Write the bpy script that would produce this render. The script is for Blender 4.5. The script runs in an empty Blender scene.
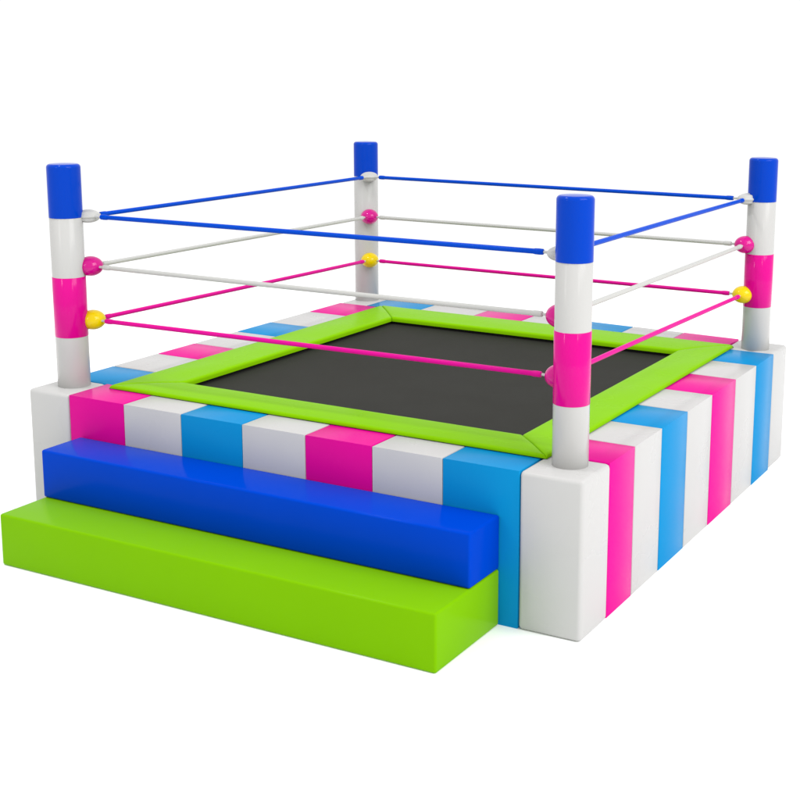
import bpy, bmesh, math, random
from mathutils import Vector, Matrix

random.seed(4)
S = bpy.context.scene
COL = S.collection

# ---------------------------------------------------------------- camera
cam_data = bpy.data.cameras.new('camera')
cam = bpy.data.objects.new('camera', cam_data)
COL.objects.link(cam)
yaw, pitch, roll = 0.4845, -0.1913, 0.0091
fw = Vector((-math.sin(yaw) * math.cos(pitch), math.cos(yaw) * math.cos(pitch), math.sin(pitch)))
rt = Vector((math.cos(yaw), math.sin(yaw), 0))
up = rt.cross(fw)
r2 = math.cos(roll) * rt + math.sin(roll) * up
u2 = -math.sin(roll) * rt + math.cos(roll) * up
M = Matrix((r2, u2, -fw)).transposed().to_4x4()
M.translation = Vector((2.048, -4.6797, 2.3456))
cam.matrix_world = M
cam_data.sensor_width = 36
cam_data.lens = 1343.64 / 800 * 36
cam_data.shift_x = (400 - 491.56) / 800
cam_data.shift_y = (313.13 - 400) / 800
cam_data.clip_end = 400
S.camera = cam

# ---------------------------------------------------------------- light of the white studio
world = bpy.data.worlds.new('World')
S.world = world
world.use_nodes = True
bg = world.node_tree.nodes['Background']
bg.inputs['Color'].default_value = (1, 1, 1, 1)
bg.inputs['Strength'].default_value = 1.04

S.view_settings.view_transform = 'Standard'
S.view_settings.look = 'None'
S.view_settings.exposure = 0.0
S.view_settings.gamma = 1.0


def softbox(name, loc, target, sx, sy, power):
    d = bpy.data.lights.new(name, 'AREA')
    d.shape = 'RECTANGLE'
    d.size, d.size_y, d.energy = sx, sy, power
    o = bpy.data.objects.new(name, d)
    COL.objects.link(o)
    o.location = loc
    o.rotation_euler = (Vector(target) - Vector(loc)).to_track_quat('-Z', 'Y').to_euler()
    return o


softbox('softbox', (9.4, -0.6, 10.6), (-1.2, 1.2, 0.5), 8.0, 8.0, 1500)
softbox('top_lamp', (-4.2, -0.9, 8.4), (-1.4, 0.6, 0.5), 0.95, 0.95, 190)
softbox('strip_lamp', (-3.6, -6.0, 4.6), (-1.5, 1.2, 1.2), 0.18, 1.9, 44)
softbox('strip_lamp', (5.5, -3.5, 5.2), (-1.5, 1.2, 1.2), 0.18, 1.9, 44)


# ---------------------------------------------------------------- materials
def vinyl(name, col, rough=0.34, spec=0.4, bump=0.06, grain=260.0, wave=2.6, coat=0.0, mottling=0.03):
    m = bpy.data.materials.new(name)
    m.use_nodes = True
    nt = m.node_tree
    b = nt.nodes['Principled BSDF']
    b.inputs['Specular IOR Level'].default_value = spec
    b.inputs['Coat Weight'].default_value = coat
    b.inputs['Coat Roughness'].default_value = 0.08
    tc = nt.nodes.new('ShaderNodeTexCoord')
    n0 = nt.nodes.new('ShaderNodeTexNoise')
    n0.inputs['Scale'].default_value = 3.5
    n0.inputs['Detail'].default_value = 4
    mx = nt.nodes.new('ShaderNodeMix')
    mx.data_type = 'RGBA'
    mx.inputs['A'].default_value = (*[c * (1 - mottling) for c in col], 1)
    mx.inputs['B'].default_value = (*[min(1, c * (1 + mottling)) for c in col], 1)
    nt.links.new(tc.outputs['Object'], n0.inputs['Vector'])
    nt.links.new(n0.outputs['Fac'], mx.inputs['Factor'])
    nt.links.new(mx.outputs['Result'], b.inputs['Base Color'])
    rr = nt.nodes.new('ShaderNodeMapRange')
    rr.inputs['To Min'].default_value = rough - 0.06
    rr.inputs['To Max'].default_value = rough + 0.07
    nt.links.new(n0.outputs['Fac'], rr.inputs['Value'])
    nt.links.new(rr.outputs['Result'], b.inputs['Roughness'])
    n1 = nt.nodes.new('ShaderNodeTexNoise')       # fine leatherette grain
    n1.inputs['Scale'].default_value = grain
    n1.inputs['Detail'].default_value = 2
    n2 = nt.nodes.new('ShaderNodeTexNoise')       # slow waviness of the stuffed skin
    n2.inputs['Scale'].default_value = wave
    n2.inputs['Detail'].default_value = 1
    for n in (n1, n2):
        nt.links.new(tc.outputs['Object'], n.inputs['Vector'])
    b1 = nt.nodes.new('ShaderNodeBump')
    b1.inputs['Strength'].default_value = bump
    b1.inputs['Distance'].default_value = 0.002
    b2 = nt.nodes.new('ShaderNodeBump')
    b2.inputs['Strength'].default_value = 0.5
    b2.inputs['Distance'].default_value = 0.012
    nt.links.new(n1.outputs['Fac'], b1.inputs['Height'])
    nt.links.new(n2.outputs['Fac'], b2.inputs['Height'])
    nt.links.new(b2.outputs['Normal'], b1.inputs['Normal'])
    nt.links.new(b1.outputs['Normal'], b.inputs['Normal'])
    return m


WHITE = vinyl('white_vinyl', (0.445, 0.442, 0.434), 0.28, 0.09)
PINK = vinyl('pink_vinyl', (0.59, 0.003, 0.225), 0.22, 0.022)
SKY = vinyl('sky_blue_vinyl', (0.003, 0.21, 0.465), 0.22, 0.018)
BLUE = vinyl('royal_blue_vinyl', (0, 0.043, 0.44), 0.14, 0.018)
LIME = vinyl('lime_vinyl', (0.155, 0.385, 0.001), 0.16, 0.022)
LIME_LIT = vinyl('lime_vinyl_lit', (0.185, 0.44, 0.001), 0.27, 0.010)  # same lime vinyl, stronger light on the pads put into the base colour
CAPBLUE = vinyl('blue_sleeve', (0, 0.040, 0.39), 0.11, 0.09, 0.0)
BANDPINK = vinyl('pink_sleeve', (0.55, 0.002, 0.2), 0.12, 0.12, 0.0)
POST = vinyl('white_sleeve', (0.432, 0.428, 0.416), 0.18, 0.16, 0.0)
YELLOW = vinyl('yellow_plastic', (0.64, 0.475, 0), 0.1, 0.25, 0.0, mottling=0.01)
BALLPINK = vinyl('pink_plastic', (0.5, 0.001, 0.19), 0.1, 0.3, 0.0, mottling=0.01)
NYLON = vinyl('white_nylon', (0.43, 0.43, 0.415), 0.4, 0.2, 0.2)
ROPEBLUE = vinyl('blue_rope', (0.0, 0.05, 0.43), 0.3, 0.05, 0.1)
ROPEWHITE = vinyl('white_rope', (0.42, 0.42, 0.40), 0.38, 0.2, 0.1)
ROPEPINK = vinyl('pink_rope', (0.55, 0.004, 0.22), 0.3, 0.05, 0.1)
MESHBLACK = vinyl('black_woven_mesh', (0.0225, 0.0225, 0.019), 0.62, 0.06, 0.5, grain=420, wave=1.2, mottling=0.06)
DARK = vinyl('dark_lining', (0.012, 0.012, 0.012), 0.8, 0.1)


# ---------------------------------------------------------------- helpers
def link(name, bm, mat, parent=None, smooth=True):
    me = bpy.data.meshes.new(name)
    bmesh.ops.recalc_face_normals(bm, faces=bm.faces[:])
    bm.to_mesh(me)
    bm.free()
    me.materials.append(mat)
    if smooth:
        for p in me.polygons:
            p.use_smooth = True
        me.set_sharp_from_angle(angle=math.radians(50))
    o = bpy.data.objects.new(name, me)
    COL.objects.link(o)
    if parent:
        o.parent = parent
    return o


def prism(quad, z0, z1, wide=0.013, narrow=0.004, wide_ends=(), puff=0.0):
    """block over a four-cornered footprint; edges listed in wide_ends (index of the side, whose
    top, bottom stay wide) get the big radius, the joints between neighbours a small one"""
    bm = bmesh.new()
    lo = [bm.verts.new((x, y, z0)) for x, y in quad]
    hi = [bm.verts.new((x, y, z1)) for x, y in quad]
    bm.faces.new(lo[::-1])
    bm.faces.new(hi)
    n = len(quad)
    for i in range(n):
        bm.faces.new((lo[i], lo[(i + 1) % n], hi[(i + 1) % n], hi[i]))
    bm.edges.ensure_lookup_table()
    W, N = [], []
    for e in bm.edges:
        a, b = e.verts
        ia = (lo + hi).index(a) % n
        ib = (lo + hi).index(b) % n
        if ia == ib:
            (W if 'v' in wide_ends else N).append(e)
        else:
            side = ia if (ia + 1) % n == ib else ib
            (W if side in wide_ends else N).append(e)
    if N:
        bmesh.ops.bevel(bm, geom=N, offset=narrow, segments=2, profile=0.5, affect='EDGES')
    wl = [e for e in W if e.is_valid]
    if wl:
        bmesh.ops.bevel(bm, geom=wl, offset=wide, segments=5, profile=0.5, affect='EDGES')
    return bm


def rounded_block(quad, z0, z1, rad, segs=5):
    bm = bmesh.new()
    lo = [bm.verts.new((x, y, z0)) for x, y in quad]
    hi = [bm.verts.new((x, y, z1)) for x, y in quad]
    bm.faces.new(lo[::-1])
    bm.faces.new(hi)
    for i in range(4):
        bm.faces.new((lo[i], lo[(i + 1) % 4], hi[(i + 1) % 4], hi[i]))
    bmesh.ops.bevel(bm, geom=bm.edges[:], offset=rad, segments=segs, profile=0.5, affect='EDGES')
    return bm


def lathe(profile, seg=64):
    bm = bmesh.new()
    rings = []
    for r, z in profile:
        if r < 1e-6:
            rings.append([bm.verts.new((0, 0, z))])
        else:
            rings.append([bm.verts.new((r * math.cos(2 * math.pi * k / seg), r * math.sin(2 * math.pi * k / seg), z)) for k in range(seg)])
    for a, b in zip(rings, rings[1:]):
        for k in range(seg):
            k2 = (k + 1) % seg
            if len(a) == 1 and len(b) > 1:
                bm.faces.new((a[0], b[k], b[k2]))
            elif len(b) == 1 and len(a) > 1:
                bm.faces.new((a[k], a[k2], b[0]))
            elif len(a) > 1:
                bm.faces.new((a[k], a[k2], b[k2], b[k]))
    return bm


def column(r, z0, z1, round_top=0.0, round_ends=0.0):
    pr = [(0, z0)]
    if round_ends:
        pr += [(r - round_ends, z0), (r, z0 + round_ends)]
    else:
        pr += [(r, z0)]
    if round_top:
        for k in range(9):
            a = math.pi / 2 * k / 8
            pr.append((r - round_top + round_top * math.cos(a), z1 - round_top + round_top * math.sin(a)))
        pr.append((r * 0.4, z1 + 0.002))
        pr.append((0, z1 + 0.003))
    elif round_ends:
        pr += [(r, z1 - round_ends), (r - round_ends, z1), (0, z1)]
    else:
        pr += [(r, z1), (0, z1)]
    return lathe(pr)


def tube(points_radii, seg=16):
    """round bar through a straight row of (distance, radius) along +Z, closed at both ends"""
    return lathe([(0, points_radii[0][0])] + [(r, d) for d, r in points_radii] + [(0, points_radii[-1][0])], seg)


def aim(o, a, b):
    o.location = a
    o.rotation_mode = 'QUATERNION'
    o.rotation_quaternion = (Vector(b) - Vector(a)).to_track_quat('Z', 'Y')


def tag(o, label, cat=None, group=None, kind=None):
    o['label'] = label
    if cat:
        o['category'] = cat
    if group:
        o['group'] = group
    if kind:
        o['kind'] = kind


# ---------------------------------------------------------------- white studio floor
bm = bmesh.new()
bmesh.ops.create_grid(bm, x_segments=2, y_segments=2, size=8)
fm = vinyl('white_floor_paint', (0.97, 0.97, 0.97), 0.6, 0.1, 0.0, mottling=0.0)
floor = link('floor', bm, fm, smooth=False)
floor.location = (-1.5, 0.5, 0)
tag(floor, 'plain white studio floor burnt out to pure white', kind='structure')

# ---------------------------------------------------------------- the ring
H = 0.683
W = 3.0
D0, GS = 2.93, 0.14


def yb(x):
    return D0 + GS * (-x / W)


ring = bpy.data.objects.new('boxing_ring', None)
COL.objects.link(ring)
ring.empty_display_size = 0.3
tag(ring, 'square trampoline boxing ring with striped padded base, four rope posts and coloured ropes', 'boxing ring')

FX = [0.2784, 0.6409, 0.9911, 1.3413, 1.691, 2.0475, 2.3981, 2.7501]
RY = [0.2738, 0.557, 0.884, 1.2245, 1.5838, 1.9642, 2.3243, 2.655]
LF = [0.262, 0.5772, 0.9215, 1.236, 1.6219, 1.9569, 2.3665, 2.7297]
BK = [0.204, 0.588, 0.986, 1.33, 1.67, 2.016, 2.35, 2.705]
g = 0.0006


def panel(quad, mat, ends):
    return link('padded_panel', prism(quad, 0.0, H + random.uniform(-0.0012, 0.0008), 0.016, 0.005, ends), mat, ring)


cols_front = [SKY, WHITE, PINK, WHITE, SKY, WHITE, PINK]            # from the near corner to the left
for i in range(7):
    a, b = -FX[i] - g, -FX[i + 1] + g
    panel([(b, 0), (a, 0), (a, 0.258), (b, 0.258)], cols_front[i], (0, 2))
cols_right = [PINK, WHITE, SKY, WHITE, PINK, WHITE, SKY]
for i in range(7):
    a, b = RY[i] + g, RY[i + 1] - g
    panel([(-0.276, a), (0, a), (0, b), (-0.276, b)], cols_right[i], (1, 3))
cols_left = [SKY, WHITE, PINK, WHITE, SKY, WHITE, PINK]
for i in range(7):
    a, b = LF[i] + g, LF[i + 1] - g
    panel([(-W, a), (-W + 0.36, a), (-W + 0.36, b), (-W, b)], cols_left[i], (1, 3))
cols_back = [SKY, WHITE, PINK, WHITE, SKY, WHITE, PINK]
for i in range(7):
    a, b = -W + BK[i] + g, -W + BK[i + 1] - g
    panel([(a, 2.732), (b, 2.732), (b, yb(b)), (a, yb(a))], cols_back[i], (0, 2))

corner_quads = {
    'F': [(-FX[0] + g, -0.005), (0.006, -0.005), (0.006, RY[0] - g), (-FX[0] + g, RY[0] - g)],
    'L': [(-W - 0.018, -0.004), (-FX[7] - g, -0.004), (-FX[7] - g, LF[0] - g), (-W - 0.018, LF[0] - g)],
    'R': [(-0.295 + g, RY[7] + g), (0, RY[7] + g), (0, yb(0)), (-0.295 + g, yb(-0.295))],
    'B': [(-W, LF[7] + g), (-W + BK[0] - g, LF[7] + g), (-W + BK[0] - g, yb(-W + BK[0])), (-W, yb(-W))],
}
for k, q in corner_quads.items():
    link('corner_block', rounded_block(q, 0.0, H + 0.001, 0.019), WHITE, ring)

# inner support below the pads, the dark well under the jumping bed
bm = bmesh.new()
o_ = [(-2.63, 0.265), (-0.285, 0.265), (-0.285, 2.725), (-2.63, 2.725)]
i_ = [(-2.41, 0.405), (-0.462, 0.405), (-0.462, 2.415), (-2.41, 2.415)]
vs = {}
for nm, q in (('o', o_), ('i', i_)):
    for z in (0.02, 0.672):
        vs[nm, z] = [bm.verts.new((x, y, z)) for x, y in q]
for k in range(4):
    n = (k + 1) % 4
    for a, b in ((('o', 0.02), ('o', 0.672)), (('o', 0.672), ('i', 0.672)), (('i', 0.672), ('i', 0.02)), (('i', 0.02), ('o', 0.02))):
        bm.faces.new((vs[a][k], vs[a][n], vs[b][n], vs[b][k]))
link('inner_frame', bm, DARK, ring, smooth=False)

# jumping bed, a barely sagging woven sheet
bm = bmesh.new()
N = 24
grid = []
x0, x1, y0, y1 = -2.408, -0.464, 0.407, 2.413
for j in range(N + 1):
    row = []
    for i in range(N + 1):
        u, v = i / N, j / N
        sag = 0.012 * (1 - (2 * u - 1) ** 2) * (1 - (2 * v - 1) ** 2)
        row.append(bm.verts.new((x0 + (x1 - x0) * u, y0 + (y1 - y0) * v, 0.657 - sag)))
    grid.append(row)
for j in range(N):
    for i in range(N):
        bm.faces.new((grid[j][i], grid[j][i + 1], grid[j + 1][i + 1], grid[j + 1][i]))
ext = bmesh.ops.extrude_face_region(bm, geom=bm.faces[:])
for v in ext['geom']:
    if isinstance(v, bmesh.types.BMVert):
        v.co.z -= 0.004
link('jumping_bed', bm, MESHBLACK, ring)

# four mitred lime pads round the bed
PO = [(-2.669, 0.191), (-0.250, 0.191), (-0.250, 2.700), (-2.669, 2.715)]
PI = [(-2.388, 0.426), (-0.4825, 0.426), (-0.4825, 2.395), (-2.388, 2.395)]
ZT = 0.702


def pad(k):
    """soft mitred cushion: a grid across and along, rounded edges, slightly domed"""
    n = (k + 1) % 4
    a0, a1 = Vector((*PO[k], 0)), Vector((*PO[n], 0))
    b0, b1 = Vector((*PI[k], 0)), Vector((*PI[n], 0))
    d = (a1 - a0).normalized() * 0.0012
    a0, b0, a1, b1 = a0 + d, b0 + d, a1 - d, b1 - d
    prof = [(0.0, -0.028), (0.0, -0.012), (0.012, -0.004), (0.035, -0.0005), (0.10, 0.0), (0.3, 0.002), (0.5, 0.003),
            (0.7, 0.002), (0.90, 0.0), (0.965, -0.0005), (0.988, -0.004), (1.0, -0.012), (1.0, -0.028)]
    bm = bmesh.new()
    NL = 60
    tt = [0.0, 0.0018, 0.006] + [0.006 + (0.988) * (i / NL) for i in range(1, NL)] + [0.994, 0.9982, 1.0]
    rows = []
    for t in tt:
        e = min(t, 1 - t)
        drop = 0.006 if e <= 0 else (0.0022 if e < 0.004 else 0.0)
        row = []
        for s, h in prof:
            p = (a0.lerp(a1, t)).lerp(b0.lerp(b1, t), s)
            hh = h
            if h > -0.02:
                hh -= drop
                hh += 0.0008 * math.sin(t * 23 + k * 2 + s * 3) * (1 if 0.05 < s < 0.95 else 0.3)
            row.append(bm.verts.new((p.x, p.y, ZT + hh)))
        rows.append(row)
    for r0, r1 in zip(rows, rows[1:]):
        for i in range(len(prof) - 1):
            bm.faces.new((r0[i], r0[i + 1], r1[i + 1], r1[i]))
        bm.faces.new((r0[-1], r0[0], r1[0], r1[-1]))
    bm.faces.new(rows[0][::-1])
    bm.faces.new(rows[-1])
    # outer skirt must not cut into the panels below: lift the underside of the outer third
    for v in bm.verts:
        if v.co.z < ZT - 0.024:
            outer = min(v.co.x - PO[0][0], PO[1][0] - v.co.x, v.co.y - PO[0][1], 2.71 - v.co.y)
            if outer < 0.12:
                v.co.z = H + 0.004
    return link('edge_pad', bm, LIME_LIT, ring)


for k in range(4):
    pad(k)

# ---------------------------------------------------------------- posts, knobs
posts = {   # x, y, radius, top, cap bottom, band top, band bottom, knob distance, knob heights
    'F': (-0.1375, 0.1796, 0.0758, 1.796, 1.531, 1.250, 0.945, 0.150, (1.541, 1.279, 1.021)),
    'L': (-2.874, 0.1642, 0.0800, 1.796, 1.534, 1.240, 0.939, 0.105, (1.536, 1.286, 1.014)),
    'R': (-0.137, 2.7138 + 0.03, 0.0795, 1.781, 1.536, 1.238, 0.933, 0.090, (1.550, 1.290, 1.002)),
    'B': (-2.9312 + 0.015, 2.922, 0.0800, 1.756, 1.528, None, None, 0.105, (1.530, 1.264, 0.970)),
}
centre = Vector((-1.5, 1.5))


def ball_mesh(rx, rz, ribs=0):
    bm = bmesh.new()
    bmesh.ops.create_uvsphere(bm, u_segments=48, v_segments=24, radius=1)
    for v in bm.verts:
        x, y, z = v.co
        k = 1.0
        if ribs:
            a = math.atan2(z, y)
            k = 1 + 0.07 * math.cos(ribs * a) * min(1, math.hypot(y, z) * 1.5)
        else:
            if abs(z) < 0.02:
                k = 1.004
        v.co = Vector((x * rx, y * (rx * 0.93 if not ribs else rz * 1.3) * k, z * rz * k))
    return bm


knob_pos = {}
for key, (px, py, r, zt, zc, zb1, zb0, kd, kz) in posts.items():
    post = link('post', column(r, H - 0.02, zc + 0.004, round_ends=0.003), POST, ring)
    post.location = (px, py, 0)
    cap = link('cap', column(r + 0.0012, zc, zt, round_top=0.018), CAPBLUE, post)
    if zb1:
        link('band', column(r + 0.0012, zb0, zb1, round_ends=0.0015), BANDPINK, post)
    dv = (centre - Vector((px, py))).normalized()
    for j, z in enumerate(kz):
        bmk = ball_mesh(0.060, 0.031, 8) if j == 0 else ball_mesh(0.063, 0.050)
        mat = NYLON if j == 0 else (BALLPINK if (j == 1 or key == 'F') else YELLOW)
        kn = link('knob', bmk, mat, post)
        kn.location = (dv.x * kd, dv.y * kd, z)
        if key in 'LR' or j:
            kn.rotation_euler = (0, 0, math.atan2(dv.y, dv.x))
        else:
            kn.rotation_euler = (0, 0, math.atan2(dv.y, dv.x) + math.pi / 2)
        kn['label'] = ('ribbed white oval rope knob', 'glossy pink rope knob', 'glossy yellow rope knob' if mat == YELLOW else 'glossy pink rope knob')[j]
        knob_pos[key, j] = Vector((px + dv.x * kd, py + dv.y * kd, z))

# ---------------------------------------------------------------- ropes
rope_mats = [ROPEBLUE, ROPEWHITE, ROPEPINK]
rope_labels = ['royal blue top rope', 'white middle rope', 'pink bottom rope']
for ka, kb in (('L', 'F'), ('F', 'R'), ('R', 'B'), ('B', 'L')):
    for j in range(3):
        A, B = knob_pos[ka, j], knob_pos[kb, j]
        d = (B - A).normalized()
        a, b = A + d * (0.078 if ka == 'F' else 0.083), B - d * (0.078 if kb == 'F' else 0.083)
        ln = (b - a).length
        rr = 0.0112
        bm = tube([(0, rr * .9), (0.004, rr)] + [(ln * t / 12, rr) for t in range(1, 12)] + [(ln - 0.004, rr), (ln, rr * .9)])
        for v in bm.verts:                      # the faint sag and slackness of a real elastic rope
            t = v.co.z / ln
            v.co.x += 0.004 * math.sin(math.pi * t) * (1 if j != 1 else -0.6)
        rope = link('rope', bm, rope_mats[j], ring)
        rope['label'] = rope_labels[j]
        aim(rope, a, b)
        for s in (0, 1):
            prof = [(0.0, rr * .7), (0.003, rr * 1.12), (0.020, rr * 1.20), (0.036, rr * 1.16), (0.046, rr * 1.02)]
            if s:
                prof = [(ln - q, w) for q, w in prof][::-1]
            link('end_sleeve', tube([(q, w) for q, w in prof], 20), rope_mats[j], rope)
            z0, z1 = (-0.060, 0.004) if s == 0 else (ln - 0.004, ln + 0.060)
            link('cord', tube([(z0, 0.0062), (z1, 0.0062)], 12), NYLON, rope)

# ---------------------------------------------------------------- the two steps
def step(name, label, mat, x0, x1, depth, z0, z1, rad):
    bm = bmesh.new()
    q = [(x0, -depth), (x1, -depth), (x1, -0.002), (x0, -0.002)]
    lo = [bm.verts.new((x, y, z0)) for x, y in q]
    hi = [bm.verts.new((x, y, z1)) for x, y in q]
    bm.faces.new(lo[::-1])
    bm.faces.new(hi)
    for i in range(4):
        bm.faces.new((lo[i], lo[(i + 1) % 4], hi[(i + 1) % 4], hi[i]))
    bmesh.ops.bevel(bm, geom=bm.edges[:], offset=rad, segments=5, profile=0.5, affect='EDGES')
    o = link(name, bm, mat)
    tag(o, label, 'step', 'foam steps up to the ring')
    return o


step('foam_step', 'long lime green foam step lying on the floor, the lower of the two', LIME, -2.684, -0.3656, 0.527, 0.0, 0.2475, 0.012)
step('foam_step', 'long royal blue foam step resting on the green step against the ring', BLUE, -2.684, -0.3662, 0.258, 0.2482, 0.4826, 0.012)
